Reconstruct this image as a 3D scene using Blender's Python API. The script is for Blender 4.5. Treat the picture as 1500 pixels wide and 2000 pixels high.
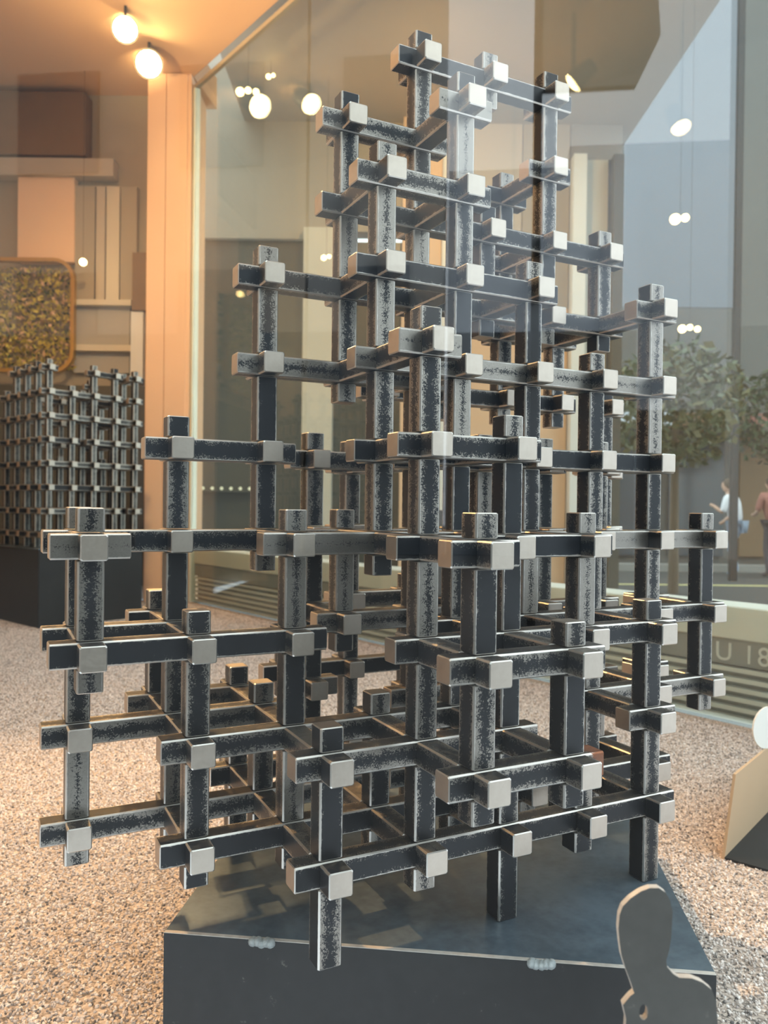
import bpy, bmesh, math, random
from mathutils import Vector, Matrix

for o in list(bpy.data.objects):
    bpy.data.objects.remove(o)
C = bpy.context.scene.collection
S = bpy.context.scene
random.seed(7)

# ------------------------------------------------------------------ camera
CAM = Vector((-0.3618, -0.8583, 0.7414))
cd = bpy.data.cameras.new('camera'); cam = bpy.data.objects.new('camera', cd); C.objects.link(cam)
R_ = Vector((0.892852, -0.450195, 0.011816)); D_ = Vector((0.006910, -0.012540, -0.999897)); F_ = Vector((0.450297, 0.892842, -0.008086))
m = Matrix((( R_.x, -D_.x, -F_.x), (R_.y, -D_.y, -F_.y), (R_.z, -D_.z, -F_.z))).to_4x4(); m.translation = CAM
cam.matrix_world = m
cd.sensor_fit = 'VERTICAL'; cd.sensor_height = 24.0; cd.sensor_width = 18.0; cd.lens = 18.4985
cd.clip_start = 0.02; cd.clip_end = 300
cd.dof.use_dof = True; cd.dof.focus_distance = 1.02; cd.dof.aperture_fstop = 5.0
S.camera = cam

# ------------------------------------------------------------------ sky and exposure
S.view_settings.view_transform = 'Standard'; S.view_settings.look = 'None'
S.view_settings.gamma = 1.0; S.view_settings.use_curve_mapping = False
S.view_settings.exposure = 0.16
w = bpy.data.worlds.new('overcast_sky'); S.world = w; w.use_nodes = True
wt = w.node_tree; wt.nodes.clear()
wo = wt.nodes.new('ShaderNodeOutputWorld'); wb = wt.nodes.new('ShaderNodeBackground')
wc = wt.nodes.new('ShaderNodeTexCoord'); wx = wt.nodes.new('ShaderNodeSeparateXYZ'); wr = wt.nodes.new('ShaderNodeValToRGB')
wr.color_ramp.elements[0].position = 0.0; wr.color_ramp.elements[0].color = (0.74, 0.83, 0.93, 1)
wr.color_ramp.elements[1].position = 0.7; wr.color_ramp.elements[1].color = (0.86, 0.95, 1.0, 1)
wt.links.new(wc.outputs['Generated'], wx.inputs[0]); wt.links.new(wx.outputs['Z'], wr.inputs[0])
wt.links.new(wr.outputs[0], wb.inputs['Color']); wb.inputs['Strength'].default_value = 3.2
wt.links.new(wb.outputs[0], wo.inputs[0])
S.cycles.max_bounces = 8; S.cycles.transparent_max_bounces = 16; S.cycles.diffuse_bounces = 4; S.cycles.glossy_bounces = 4
S.cycles.use_denoising = True
S.cycles.sample_clamp_indirect = 6.0

# ------------------------------------------------------------------ directions of the place
U = Vector((0.835, -0.5503, 0)); V = Vector((0.5503, 0.835, 0))          # along / into the shop window
RH = Vector((0.89293, -0.45020, 0)).normalized(); FH = Vector((0.45030, 0.89284, 0)).normalized()
def uv(u, v, z): return U*u + V*v + Vector((0, 0, z))
def gd(r, f, z): return Vector((CAM.x, CAM.y, 0)) + RH*r + FH*f + Vector((0, 0, z))   # metres right of and beyond the viewer

# ------------------------------------------------------------------ node helpers
class NT:
    def __init__(s, name):
        s.m = bpy.data.materials.new(name); s.m.use_nodes = True; s.t = s.m.node_tree; s.t.nodes.clear()
        s.o = s.t.nodes.new('ShaderNodeOutputMaterial')
    def n(s, ty, **k):
        x = s.t.nodes.new(ty)
        for a, b in k.items():
            if a.startswith('i_'):
                key = a[2:].replace('_', ' ')
                x.inputs[int(key) if key.isdigit() else key].default_value = b
            else: setattr(x, a, b)
        return x
    def l(s, a, b): s.t.links.new(a, b)
    def math(s, op, a, b=None, c=None, clamp=False):
        x = s.t.nodes.new('ShaderNodeMath'); x.operation = op; x.use_clamp = clamp
        for i, v in enumerate((a, b, c)):
            if v is None: continue
            if isinstance(v, (int, float)): x.inputs[i].default_value = v
            else: s.l(v, x.inputs[i])
        return x.outputs[0]
    def smooth(s, v, a, b):
        x = s.t.nodes.new('ShaderNodeMapRange'); x.interpolation_type = 'SMOOTHSTEP'
        s.l(v, x.inputs['Value']); x.inputs['From Min'].default_value = a; x.inputs['From Max'].default_value = b
        return x.outputs[0]
    def mix(s, f, a, b):
        x = s.t.nodes.new('ShaderNodeMix'); x.data_type = 'RGBA'
        if isinstance(f, (int, float)): x.inputs[0].default_value = f
        else: s.l(f, x.inputs[0])
        for v, i in ((a, 6), (b, 7)):
            if isinstance(v, tuple): x.inputs[i].default_value = v if len(v) == 4 else (*v, 1)
            else: s.l(v, x.inputs[i])
        return x.outputs[2]
    def noise(s, vec, scale, detail=4, rough=0.55, dist=0.0):
        x = s.n('ShaderNodeTexNoise'); x.inputs['Scale'].default_value = scale; x.inputs['Detail'].default_value = detail
        x.inputs['Roughness'].default_value = rough; x.inputs['Distortion'].default_value = dist
        if vec is not None: s.l(vec, x.inputs['Vector'])
        return x.outputs['Fac']
    def bump(s, h, strength, dist):
        x = s.n('ShaderNodeBump'); x.inputs['Strength'].default_value = strength; x.inputs['Distance'].default_value = dist
        s.l(h, x.inputs['Height']); return x.outputs[0]

def plain(name, col, rough=0.6, metal=0.0, var=0.12, scale=6.0, bump=0.0, spec=0.5):
    k = NT(name); tc = k.n('ShaderNodeTexCoord')
    nz = k.noise(tc.outputs['Object'], scale, 5, 0.6)
    c = k.mix(nz, tuple(x*(1-var) for x in col), tuple(min(1, x*(1+var)) for x in col))
    p = k.n('ShaderNodeBsdfPrincipled'); k.l(c, p.inputs['Base Color'])
    p.inputs['Roughness'].default_value = rough; p.inputs['Metallic'].default_value = metal
    p.inputs['Specular IOR Level'].default_value = spec
    if bump: k.l(k.bump(k.noise(tc.outputs['Object'], scale*12, 3), bump, 0.002), p.inputs['Normal'])
    k.l(p.outputs[0], k.o.inputs[0]); return k.m

def glow(name, col, power):
    k = NT(name); e = k.n('ShaderNodeEmission'); e.inputs[0].default_value = (*col, 1); e.inputs[1].default_value = power
    k.l(e.outputs[0], k.o.inputs[0]); return k.m

def pane_glass(name, tint, gain):
    k = NT(name); lw = k.n('ShaderNodeLayerWeight'); lw.inputs['Blend'].default_value = 0.5
    f5 = k.math('POWER', lw.outputs['Facing'], 5.0)
    fr = k.math('MULTIPLY_ADD', f5, 0.9, gain, clamp=True)
    t = k.n('ShaderNodeBsdfTransparent'); t.inputs[0].default_value = (*tint, 1)
    g = k.n('ShaderNodeBsdfGlossy'); g.inputs['Roughness'].default_value = 0.0
    mx = k.n('ShaderNodeMixShader'); k.l(fr, mx.inputs[0]); k.l(t.outputs[0], mx.inputs[1]); k.l(g.outputs[0], mx.inputs[2])
    k.l(mx.outputs[0], k.o.inputs[0]); return k.m

# mill-scaled square steel bar with worn bright patches and worn edges brightened as highlights
def bar_steel(rust=False):
    k = NT('rust_ended_steel' if rust else 'worn_mill_scale_steel')
    tc = k.n('ShaderNodeTexCoord'); oi = k.n('ShaderNodeObjectInfo')
    sh = k.n('ShaderNodeVectorMath', operation='ADD'); sc = k.n('ShaderNodeVectorMath', operation='SCALE')
    cx = k.n('ShaderNodeCombineXYZ')
    for i in range(3): k.l(oi.outputs['Random'], cx.inputs[i])
    k.l(cx.outputs[0], sc.inputs[0]); sc.inputs['Scale'].default_value = 37.0
    k.l(tc.outputs['Object'], sh.inputs[0]); k.l(sc.outputs[0], sh.inputs[1]); P = sh.outputs[0]
    uvn = k.n('ShaderNodeUVMap', uv_map='bar'); sx = k.n('ShaderNodeSeparateXYZ'); k.l(uvn.outputs[0], sx.inputs[0])
    a = k.math('ABSOLUTE', sx.outputs[0])
    wr = k.n('ShaderNodeAttribute', attribute_name='wear'); rnd = wr.outputs['Fac']
    n1 = k.noise(P, 95, 7, 0.72, 0.4); n2 = k.noise(P, 520, 4, 0.72); n3 = k.noise(P, 17, 3, 0.5)
    v = k.math('MULTIPLY_ADD', a, 0.85, 0.0)
    v = k.math('MULTIPLY_ADD', k.math('SUBTRACT', n1, 0.5), 1.5, v)
    v = k.math('MULTIPLY_ADD', k.math('SUBTRACT', n2, 0.5), 2.7, v)
    v = k.math('MULTIPLY_ADD', k.math('SUBTRACT', n3, 0.5), 0.7, v)
    v = k.math('ADD', v, k.math('MULTIPLY_ADD', rnd, 1.7, -1.0))
    worn = k.smooth(v, 0.32, 0.46)
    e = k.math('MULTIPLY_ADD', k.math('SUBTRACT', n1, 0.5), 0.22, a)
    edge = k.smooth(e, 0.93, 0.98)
    mask = k.math('MAXIMUM', k.math('MULTIPLY', worn, 0.9), k.math('MULTIPLY', edge, 0.95))
    dark = k.mix(n3, (0.008, 0.0083, 0.0095), (0.022, 0.0235, 0.028))
    bare = k.mix(n2, (0.15, 0.137, 0.121), (0.34, 0.312, 0.276))
    # patchy brownish, rougher tint on the upward faces
    g = k.n('ShaderNodeNewGeometry'); gz = k.n('ShaderNodeSeparateXYZ'); k.l(g.outputs['Normal'], gz.inputs[0])
    top_tint = k.math('MULTIPLY', k.smooth(gz.outputs[2], 0.8, 0.98), k.smooth(n1, 0.38, 0.72))
    col = k.mix(mask, dark, bare)
    col = k.mix(k.math('MULTIPLY', edge, 0.9), col, (0.50, 0.475, 0.44))  # worn edge colour raised further to carry the sky highlights
    col = k.mix(k.math('MULTIPLY', top_tint, 0.35), col, (0.19, 0.145, 0.10))
    if rust:
        oz = k.n('ShaderNodeSeparateXYZ'); k.l(tc.outputs['Object'], oz.inputs[0])
        rz = k.smooth(k.math('MULTIPLY_ADD', k.math('SUBTRACT', n1, 0.5), 0.05, oz.outputs[2]), 0.086, 0.092)
        col = k.mix(rz, col, k.mix(n2, (0.10, 0.035, 0.018), (0.26, 0.11, 0.06)))
    p = k.n('ShaderNodeBsdfPrincipled'); k.l(col, p.inputs['Base Color'])
    k.l(k.math('MULTIPLY_ADD', mask, 0.92, 0.05), p.inputs['Metallic']); p.inputs['Specular IOR Level'].default_value = 0.2
    k.l(k.math('ADD', k.math('MULTIPLY_ADD', n2, 0.18, 0.27), k.math('MULTIPLY', top_tint, 0.25)), p.inputs['Roughness'])
    k.l(k.bump(k.math('ADD', mask, k.math('MULTIPLY', n2, 0.5)), 0.12, 0.0006), p.inputs['Normal'])
    k.l(p.outputs[0], k.o.inputs[0]); return k.m

def cut_steel():
    k = NT('brushed_saw_cut_steel')
    tc = k.n('ShaderNodeTexCoord'); oi = k.n('ShaderNodeObjectInfo')
    mp = k.n('ShaderNodeMapping'); k.l(tc.outputs['Object'], mp.inputs[0])
    rt = k.n('ShaderNodeCombineXYZ'); k.l(k.math('MULTIPLY', oi.outputs['Random'], 3.1), rt.inputs[1]); k.l(rt.outputs[0], mp.inputs['Rotation'])
    mp.inputs['Scale'].default_value = (260, 260, 2600)
    n1 = k.noise(mp.outputs[0], 1.0, 4, 0.6); n2 = k.noise(tc.outputs['Object'], 60, 3, 0.5)
    c = k.mix(k.math('MULTIPLY_ADD', n2, 0.6, k.math('MULTIPLY', n1, 0.4)), (0.32, 0.276, 0.234), (0.53, 0.466, 0.40))
    p = k.n('ShaderNodeBsdfPrincipled'); k.l(c, p.inputs['Base Color']); p.inputs['Metallic'].default_value = 0.97
    k.l(k.math('MULTIPLY_ADD', n1, 0.2, 0.30), p.inputs['Roughness'])
    k.l(k.bump(n1, 0.08, 0.0005), p.inputs['Normal'])
    k.l(p.outputs[0], k.o.inputs[0]); return k.m

def plate_steel(name, lo, hi, rough, metal):
    k = NT(name); tc = k.n('ShaderNodeTexCoord'); P = tc.outputs['Object']
    n1 = k.noise(P, 5, 6, 0.6, 0.6); n2 = k.noise(P, 60, 5, 0.65)
    c = k.mix(k.smooth(k.math('MULTIPLY_ADD', n2, 0.3, k.math('MULTIPLY', n1, 0.7)), 0.35, 0.65), lo, hi)
    c = k.mix(k.math('MULTIPLY', k.smooth(n2, 0.66, 0.74), 0.35), c, (0.2, 0.19, 0.17))
    p = k.n('ShaderNodeBsdfPrincipled'); k.l(c, p.inputs['Base Color']); p.inputs['Metallic'].default_value = metal
    k.l(k.math('MULTIPLY_ADD', n1, 0.2, rough-0.1), p.inputs['Roughness']); p.inputs['Specular IOR Level'].default_value = 0.3
    k.l(k.bump(n2, 0.06, 0.001), p.inputs['Normal'])
    k.l(p.outputs[0], k.o.inputs[0]); return k.m

def gravel_mat(name, lo, mid, hi, scale):
    k = NT(name); tc = k.n('ShaderNodeTexCoord'); P = tc.outputs['Object']
    vo = k.n('ShaderNodeTexVoronoi'); vo.inputs['Scale'].default_value = scale; k.l(P, vo.inputs['Vector'])
    sp = k.n('ShaderNodeSeparateColor'); k.l(vo.outputs['Color'], sp.inputs[0])
    r = k.n('ShaderNodeValToRGB'); r.color_ramp.elements[0].color = (*lo, 1); r.color_ramp.elements[1].color = (*hi, 1)
    e = r.color_ramp.elements.new(0.45); e.color = (*mid, 1); k.l(sp.outputs[0], r.inputs[0])
    p = k.n('ShaderNodeBsdfPrincipled'); k.l(r.outputs[0], p.inputs['Base Color']); p.inputs['Roughness'].default_value = 0.85
    k.l(k.bump(vo.outputs['Distance'], -0.8, 0.004), p.inputs['Normal'])
    k.l(p.outputs[0], k.o.inputs[0]); return k.m

def pebble_mat():
    k = NT('pebble_stone'); oi = k.n('ShaderNodeObjectInfo')
    r = k.n('ShaderNodeValToRGB'); r.color_ramp.interpolation = 'LINEAR'
    r.color_ramp.elements[0].color = (0.11, 0.10, 0.098, 1); r.color_ramp.elements[1].color = (0.86, 0.80, 0.76, 1)
    for pos, c in ((0.12, (0.27, 0.235, 0.215)), (0.25, (0.46, 0.40, 0.37)), (0.5, (0.62, 0.545, 0.50)), (0.8, (0.76, 0.68, 0.63))):
        e = r.color_ramp.elements.new(pos); e.color = (*c, 1)
    k.l(oi.outputs['Random'], r.inputs[0])
    p = k.n('ShaderNodeBsdfPrincipled'); k.l(r.outputs[0], p.inputs['Base Color']); p.inputs['Roughness'].default_value = 0.8
    k.l(p.outputs[0], k.o.inputs[0]); return k.m

M = {}
M['bar'] = bar_steel(); M['cut'] = cut_steel()
M['plate_top'] = plate_steel('sky_tinted_steel_plate', (0.060, 0.082, 0.105), (0.125, 0.165, 0.20), 0.33, 0.4)  # blue base colour carries the sky's reflection on the plate
M['plate_side'] = plate_steel('dark_steel_plate', (0.0075, 0.0080, 0.0086), (0.0145, 0.0152, 0.0160), 0.52, 0.05)
M['plate_cut'] = plate_steel('cut_plate_edge', (0.34, 0.31, 0.28), (0.58, 0.54, 0.49), 0.5, 0.3)
M['weld'] = plain('weld_metal', (0.34, 0.37, 0.37), 0.3, 0.8, 0.4, 300, 0.6)
M['gravel'] = gravel_mat('packed_gravel', (0.10, 0.085, 0.075), (0.36, 0.29, 0.245), (0.58, 0.49, 0.42), 260)
M['pebble'] = pebble_mat()
M['glass_front'] = pane_glass('shop_window_glass', (0.97, 0.985, 0.975), 0.05)
M['glass_side'] = pane_glass('side_glass', (0.88, 0.91, 0.88), 0.05)
M['glass_edge'] = plain('pale_green_glass_edge', (0.80, 0.90, 0.83), 0.25)
M['dark_seal'] = plain('dark_seal', (0.05, 0.045, 0.04), 0.6)
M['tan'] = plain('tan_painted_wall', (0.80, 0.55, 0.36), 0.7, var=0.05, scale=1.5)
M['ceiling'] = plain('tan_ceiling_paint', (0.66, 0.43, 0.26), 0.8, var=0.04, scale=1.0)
M['beige'] = plain('grey_beige_panel', (0.36, 0.315, 0.25), 0.55, var=0.08, scale=1.5)
M['beige_light'] = plain('light_beige_panel', (0.48, 0.43, 0.36), 0.55, var=0.06, scale=1.5)
M['brown'] = plain('brown_soffit', (0.20, 0.125, 0.065), 0.6)
M['cream'] = plain('cream_frame_paint', (0.60, 0.56, 0.47), 0.5, var=0.04)
M['white'] = plain('white_frame_paint', (0.80, 0.80, 0.76), 0.45, var=0.03)
M['greydark'] = plain('dark_olive_panel', (0.085, 0.083, 0.066), 0.35, var=0.2, scale=1.2)
M['greymid'] = plain('mid_grey_render', (0.27, 0.265, 0.25), 0.7, var=0.1, scale=1.2)
M['brass'] = plain('brass_rim', (0.55, 0.36, 0.13), 0.3, 0.9)
M['sill'] = plain('pale_stone_sill', (0.86, 0.87, 0.82), 0.5, var=0.05)
M['grille'] = plain('grey_grille_back', (0.34, 0.345, 0.34), 0.5)
M['slat'] = plain('pale_grille_slat', (0.85, 0.87, 0.85), 0.4, 0.2)
M['letter'] = plain('pale_letter_paint', (0.85, 0.86, 0.85), 0.5)
M['asphalt'] = plain('asphalt', (0.05, 0.051, 0.051), 0.85, var=0.15, scale=4, bump=0.3)
M['yellow'] = plain('yellow_road_paint', (0.62, 0.55, 0.25), 0.7)
M['leaf'] = plain('leaf_green', (0.065, 0.09, 0.038), 0.5, var=0.5, scale=9)
M['leaf_y'] = plain('yellow_green_leaf', (0.62, 0.52, 0.13), 0.5, var=0.5, scale=9)
M['leaf_mid'] = plain('olive_leaf', (0.14, 0.135, 0.05), 0.5, var=0.4, scale=9)
M['far_wall'] = plain('dim_far_wall', (0.13, 0.128, 0.12), 0.7, var=0.1, scale=1.2)
M['reflection_panel'] = plain('pale_blue_reflection', (0.20, 0.22, 0.255), 0.8, var=0.04)
M['bark'] = plain('bark', (0.12, 0.09, 0.06), 0.9)
M['black'] = plain('black_lamp_metal', (0.03, 0.03, 0.03), 0.4, 0.4)
M['warm_glow'] = glow('warm_lamp_glow', (1.0, 0.70, 0.32), 60.0)
M['bulb_glow'] = glow('reflected_bulb_glow', (1.0, 0.66, 0.25), 14.0)
M['dot_glow'] = glow('tiny_lamp_glow', (0.9, 0.85, 0.6), 1.2)
M['silhouette'] = plate_steel('grey_cut_plate', (0.075, 0.072, 0.068), (0.10, 0.096, 0.091), 0.6, 0.1)
M['lit_panel'] = plain('lamplit_steel_panel', (0.50, 0.35, 0.215), 0.6, var=0.08)  # warm lamp light on the steel panel put into its colour
M['facade_pale'] = plain('pale_blue_facade', (0.74, 0.79, 0.86), 0.7, var=0.05, scale=0.3)
M['facade_grey'] = plain('grey_facade', (0.40, 0.39, 0.37), 0.7, var=0.05, scale=0.3)
M['facade_dark'] = plain('brown_grey_facade', (0.42, 0.35, 0.28), 0.7, var=0.1, scale=0.3)
M['dark_window'] = plain('dark_window_pane', (0.07, 0.085, 0.10), 0.15)
M['sign_grey'] = plain('grey_sign_panel', (0.30, 0.28, 0.25), 0.5, var=0.05)
M['skin'] = plain('skin', (0.55, 0.34, 0.25), 0.6)
M['shirt_white'] = plain('white_cotton', (0.75, 0.75, 0.80), 0.8)
M['jeans'] = plain('light_blue_denim', (0.33, 0.42, 0.55), 0.8)
M['red_cloth'] = plain('dull_red_cloth', (0.34, 0.14, 0.11), 0.8)
M['dark_cloth'] = plain('dark_cloth', (0.06, 0.06, 0.075), 0.8)
M['hair'] = plain('brown_hair', (0.08, 0.05, 0.03), 0.6)

# ------------------------------------------------------------------ object helpers
def tag(o, label=None, cat=None, group=None, kind=None):
    if label: o['label'] = label
    if cat: o['category'] = cat
    if group: o['group'] = group
    if kind: o['kind'] = kind
    return o
def root(name, loc, label, cat, group=None, rotz=0.0):
    o = bpy.data.objects.new(name, None); C.objects.link(o); o.location = loc; o.rotation_euler = (0, 0, rotz)
    o.empty_display_size = 0.1
    return tag(o, label, cat, group)
def mesh_obj(name, verts, faces, mats, parent=None, mi=None, smooth=False):
    me = bpy.data.meshes.new(name); me.from_pydata([tuple(v) for v in verts], [], faces)
    for q in (mats if isinstance(mats, (list, tuple)) else [mats]): me.materials.append(q)
    if mi: me.polygons.foreach_set('material_index', mi)
    if smooth: me.polygons.foreach_set('use_smooth', [True]*len(me.polygons))
    me.update(); o = bpy.data.objects.new(name, me); C.objects.link(o)
    if parent: 
        o.parent = parent
    return o
def local(parent, p):
    bpy_m = Matrix.LocRotScale(parent.location, parent.rotation_euler, None)
    return bpy_m.inverted() @ p
def block(name, o, a, b, c, mat, parent=None, bev=0.0):
    """box from corner o along edge vectors a, b, c (world space)"""
    if parent: 
        mi = Matrix.LocRotScale(parent.location, parent.rotation_euler, None).inverted()
        r3 = mi.to_3x3(); o = mi @ Vector(o); a, b, c = r3 @ a, r3 @ b, r3 @ c
    o = Vector(o); bm = bmesh.new()
    vs = [bm.verts.new(o + a*i + b*j + c*k) for k in (0, 1) for j in (0, 1) for i in (0, 1)]
    for f in ((0, 2, 3, 1), (4, 5, 7, 6), (0, 1, 5, 4), (2, 6, 7, 3), (0, 4, 6, 2), (1, 3, 7, 5)): bm.faces.new([vs[i] for i in f])
    bmesh.ops.recalc_face_normals(bm, faces=bm.faces)
    if bev: bmesh.ops.bevel(bm, geom=bm.edges[:], offset=bev, segments=1, profile=0.5, affect='EDGES')
    me = bpy.data.meshes.new(name); bm.to_mesh(me); bm.free(); me.materials.append(mat)
    ob = bpy.data.objects.new(name, me); C.objects.link(ob)
    if parent: ob.parent = parent
    return ob
def gbox(name, r0, r1, f0, f1, z0, z1, mat, parent=None, bev=0.0):
    return block(name, gd(r0, f0, z0), RH*(r1-r0), FH*(f1-f0), Vector((0, 0, z1-z0)), mat, parent, bev)
def ubox(name, u0, u1, v0, v1, z0, z1, mat, parent=None, bev=0.0):
    return block(name, uv(u0, v0, z0), U*(u1-u0), V*(v1-v0), Vector((0, 0, z1-z0)), mat, parent, bev)

# ================================================================== SETTING
ZC = 3.95
PA = Vector((1.02, 5.10, 0)); PB = Vector((2.16, 0.10, 0))       # foot of the side pane
PD = (PB-PA).normalized(); PN = Vector((-PD.y, PD.x, 0));  PN = PN if PN.x > 0 else -PN   # PN points out to the street
fl = mesh_obj('floor', [uv(-4.5, -0.6, 0), PB + PD*1.2, PA, gd(-5, 6.3, 0)], [(0, 1, 2, 3)], M['gravel']); tag(fl, kind='structure')
nv = fl.data.polygons[0].normal
if nv.z < 0: fl.data.flip_normals()
# pebbles lying on the gravel bed
def pebbles():
    poly = [uv(-1.0, -0.25, 0.0), uv(1.5, -0.25, 0.0), PB + PD*0.3 - PN*0.05, PA - PN*0.05, gd(-2.6, 5.7, 0), uv(-1.6, 0.6, 0)]
    o = mesh_obj('gravel_bed', [p + Vector((0, 0, 0.0005)) for p in poly], [tuple(range(len(poly)))], M['pebble'])
    if o.data.polygons[0].normal.z < 0: o.data.flip_normals()
    tag(o, 'loose pinkish beige gravel spread around the dark steel plinth', 'gravel', kind='stuff')
    ng = bpy.data.node_groups.new('pebble_scatter', 'GeometryNodeTree')
    ng.interface.new_socket('Geometry', in_out='INPUT', socket_type='NodeSocketGeometry')
    ng.interface.new_socket('Geometry', in_out='OUTPUT', socket_type='NodeSocketGeometry')
    N = ng.nodes; L = ng.links
    gi = N.new('NodeGroupInput'); go = N.new('NodeGroupOutput')
    dp = N.new('GeometryNodeDistributePointsOnFaces'); dp.inputs['Density'].default_value = 26000
    ico = N.new('GeometryNodeMeshIcoSphere'); ico.inputs['Radius'].default_value = 0.0031; ico.inputs['Subdivisions'].default_value = 1
    sm = N.new('GeometryNodeSetMaterial'); sm.inputs['Material'].default_value = M['pebble']
    ip = N.new('GeometryNodeInstanceOnPoints')
    rr = N.new('FunctionNodeRandomValue'); rr.data_type = 'FLOAT_VECTOR'; rr.inputs[0].default_value = (0, 0, 0); rr.inputs[1].default_value = (6.28, 6.28, 6.28)
    rs = N.new('FunctionNodeRandomValue'); rs.data_type = 'FLOAT_VECTOR'; rs.inputs[0].default_value = (0.5, 0.5, 0.4); rs.inputs[1].default_value = (1.5, 1.2, 0.9)
    L.new(gi.outputs[0], dp.inputs['Mesh']); L.new(ico.outputs[0], sm.inputs[0]); L.new(dp.outputs['Points'], ip.inputs['Points'])
    L.new(sm.outputs[0], ip.inputs['Instance']); L.new(rr.outputs[0], ip.inputs['Rotation']); L.new(rs.outputs[0], ip.inputs['Scale'])
    L.new(ip.outputs[0], go.inputs[0])
    md = o.modifiers.new('scatter', 'NODES'); md.node_group = ng
pebbles()

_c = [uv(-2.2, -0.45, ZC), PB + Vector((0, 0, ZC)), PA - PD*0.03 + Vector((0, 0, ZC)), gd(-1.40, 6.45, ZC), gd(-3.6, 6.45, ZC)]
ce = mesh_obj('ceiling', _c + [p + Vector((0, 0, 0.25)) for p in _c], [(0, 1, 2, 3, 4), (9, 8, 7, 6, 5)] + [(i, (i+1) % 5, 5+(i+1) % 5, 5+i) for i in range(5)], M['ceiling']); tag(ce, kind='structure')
_a = uv(-1.05, -0.44, -0.02); _b = gd(-3.35, 6.4, -0.02); _d = (_b-_a); _d.z = 0
wl = block('wall_left', _a, _d, Vector((-_d.y, _d.x, 0)).normalized()*0.1, Vector((0, 0, ZC+0.02)), M['tan']); tag(wl, kind='structure')
wb_ = gbox('wall_back', -3.35, -1.80, 6.25, 6.4, -0.02, ZC, M['beige']); tag(wb_, kind='structure')
pier = gbox('wall_pier', -1.80, -1.475, 5.92, 6.4, -0.02, ZC, M['tan']); tag(pier, kind='structure')
# fine vertical joints of the pier: two standing boards
for r0, r1 in ((-1.79, -1.66), (-1.655, -1.50)):
    gbox('board', r0, r1, 5.905, 5.92, 0.0, ZC-0.01, M['tan'], pier)

# side pane with its pale edge, seal and base
w2 = block('window_2', PA, PB-PA, PN*0.012, Vector((0, 0, 3.86)), M['glass_side']); tag(w2, kind='structure')
block('window_frame', PA - PD*0.03 - PN*0.005, PD*0.03, PN*0.045, Vector((0, 0, 3.86)), M['glass_edge'], w2)
block('window_seal', PA - PD*0.03 + Vector((0, 0, 3.86)), PB-PA, PN*0.03, Vector((0, 0, 0.03)), M['beige'], w2)
# window pane toward the viewer
w1 = block('window_1', uv(-4.4, -0.45, 0.0), U*8.4, V*0.008, Vector((0, 0, ZC)), M['glass_front']); tag(w1, kind='structure')

# ================================================================== LATTICE SCULPTURE
W = 0.03; PT = 0.1262316; OZ = 0.31123; G = 0.0015
def bar_mesh(name, L, wdt=W, ch=None):
    """square bar along local Z, centred, chamfered; slot 0 side, slot 1 sawn ends"""
    ch = ch or wdt*0.058; h = wdt/2; vs = []; fs = []; mi = []; us = []
    def ring(z, s):
        b = len(vs); q = h*s if False else h - s; c = ch
        for x, y in ((q, -(q-c)), (q, q-c), (q-c, q), (-(q-c), q), (-q, q-c), (-q, -(q-c)), (-(q-c), -q), (q-c, -q)): vs.append((x, y, z))
        return b
    e = ch*0.7
    r = [ring(-L/2, e), ring(-L/2+e, 0), ring(L/2-e, 0), ring(L/2, e)]
    wear = []
    side = [random.random() for _ in range(4)]
    base = random.random(); side[2] *= 0.55
    for a in range(3):
        for i in range(8):
            j = (i+1) % 8
            fs.append((r[a]+i, r[a]+j, r[a+1]+j, r[a+1]+i)); mi.append(0)
            flat = i % 2 == 0
            if flat and a == 1: us += [(-1, 0), (1, 0), (1, L), (-1, L)]
            else: us += [(1, 0)]*4
            wear.append(0.55*side[i//2] + 0.45*base)
    fs.append(tuple(r[0]+i for i in range(7, -1, -1))); mi.append(1); us += [(0, 0)]*8; wear.append(.5)
    fs.append(tuple(r[3]+i for i in range(8))); mi.append(1); us += [(0, 0)]*8; wear.append(.5)
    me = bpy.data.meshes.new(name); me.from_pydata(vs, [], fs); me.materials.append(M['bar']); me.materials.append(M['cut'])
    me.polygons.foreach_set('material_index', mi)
    ul = me.uv_layers.new(name='bar'); ul.data.foreach_set('uv', [x for p in us for x in p])
    at = me.attributes.new('wear', 'FLOAT', 'FACE'); at.data.foreach_set('value', wear)
    me.update(); return me
ROT = {'x': (0, math.pi/2, 0), 'y': (math.pi/2, 0, 0), 'z': (0, 0, 0)}
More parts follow.
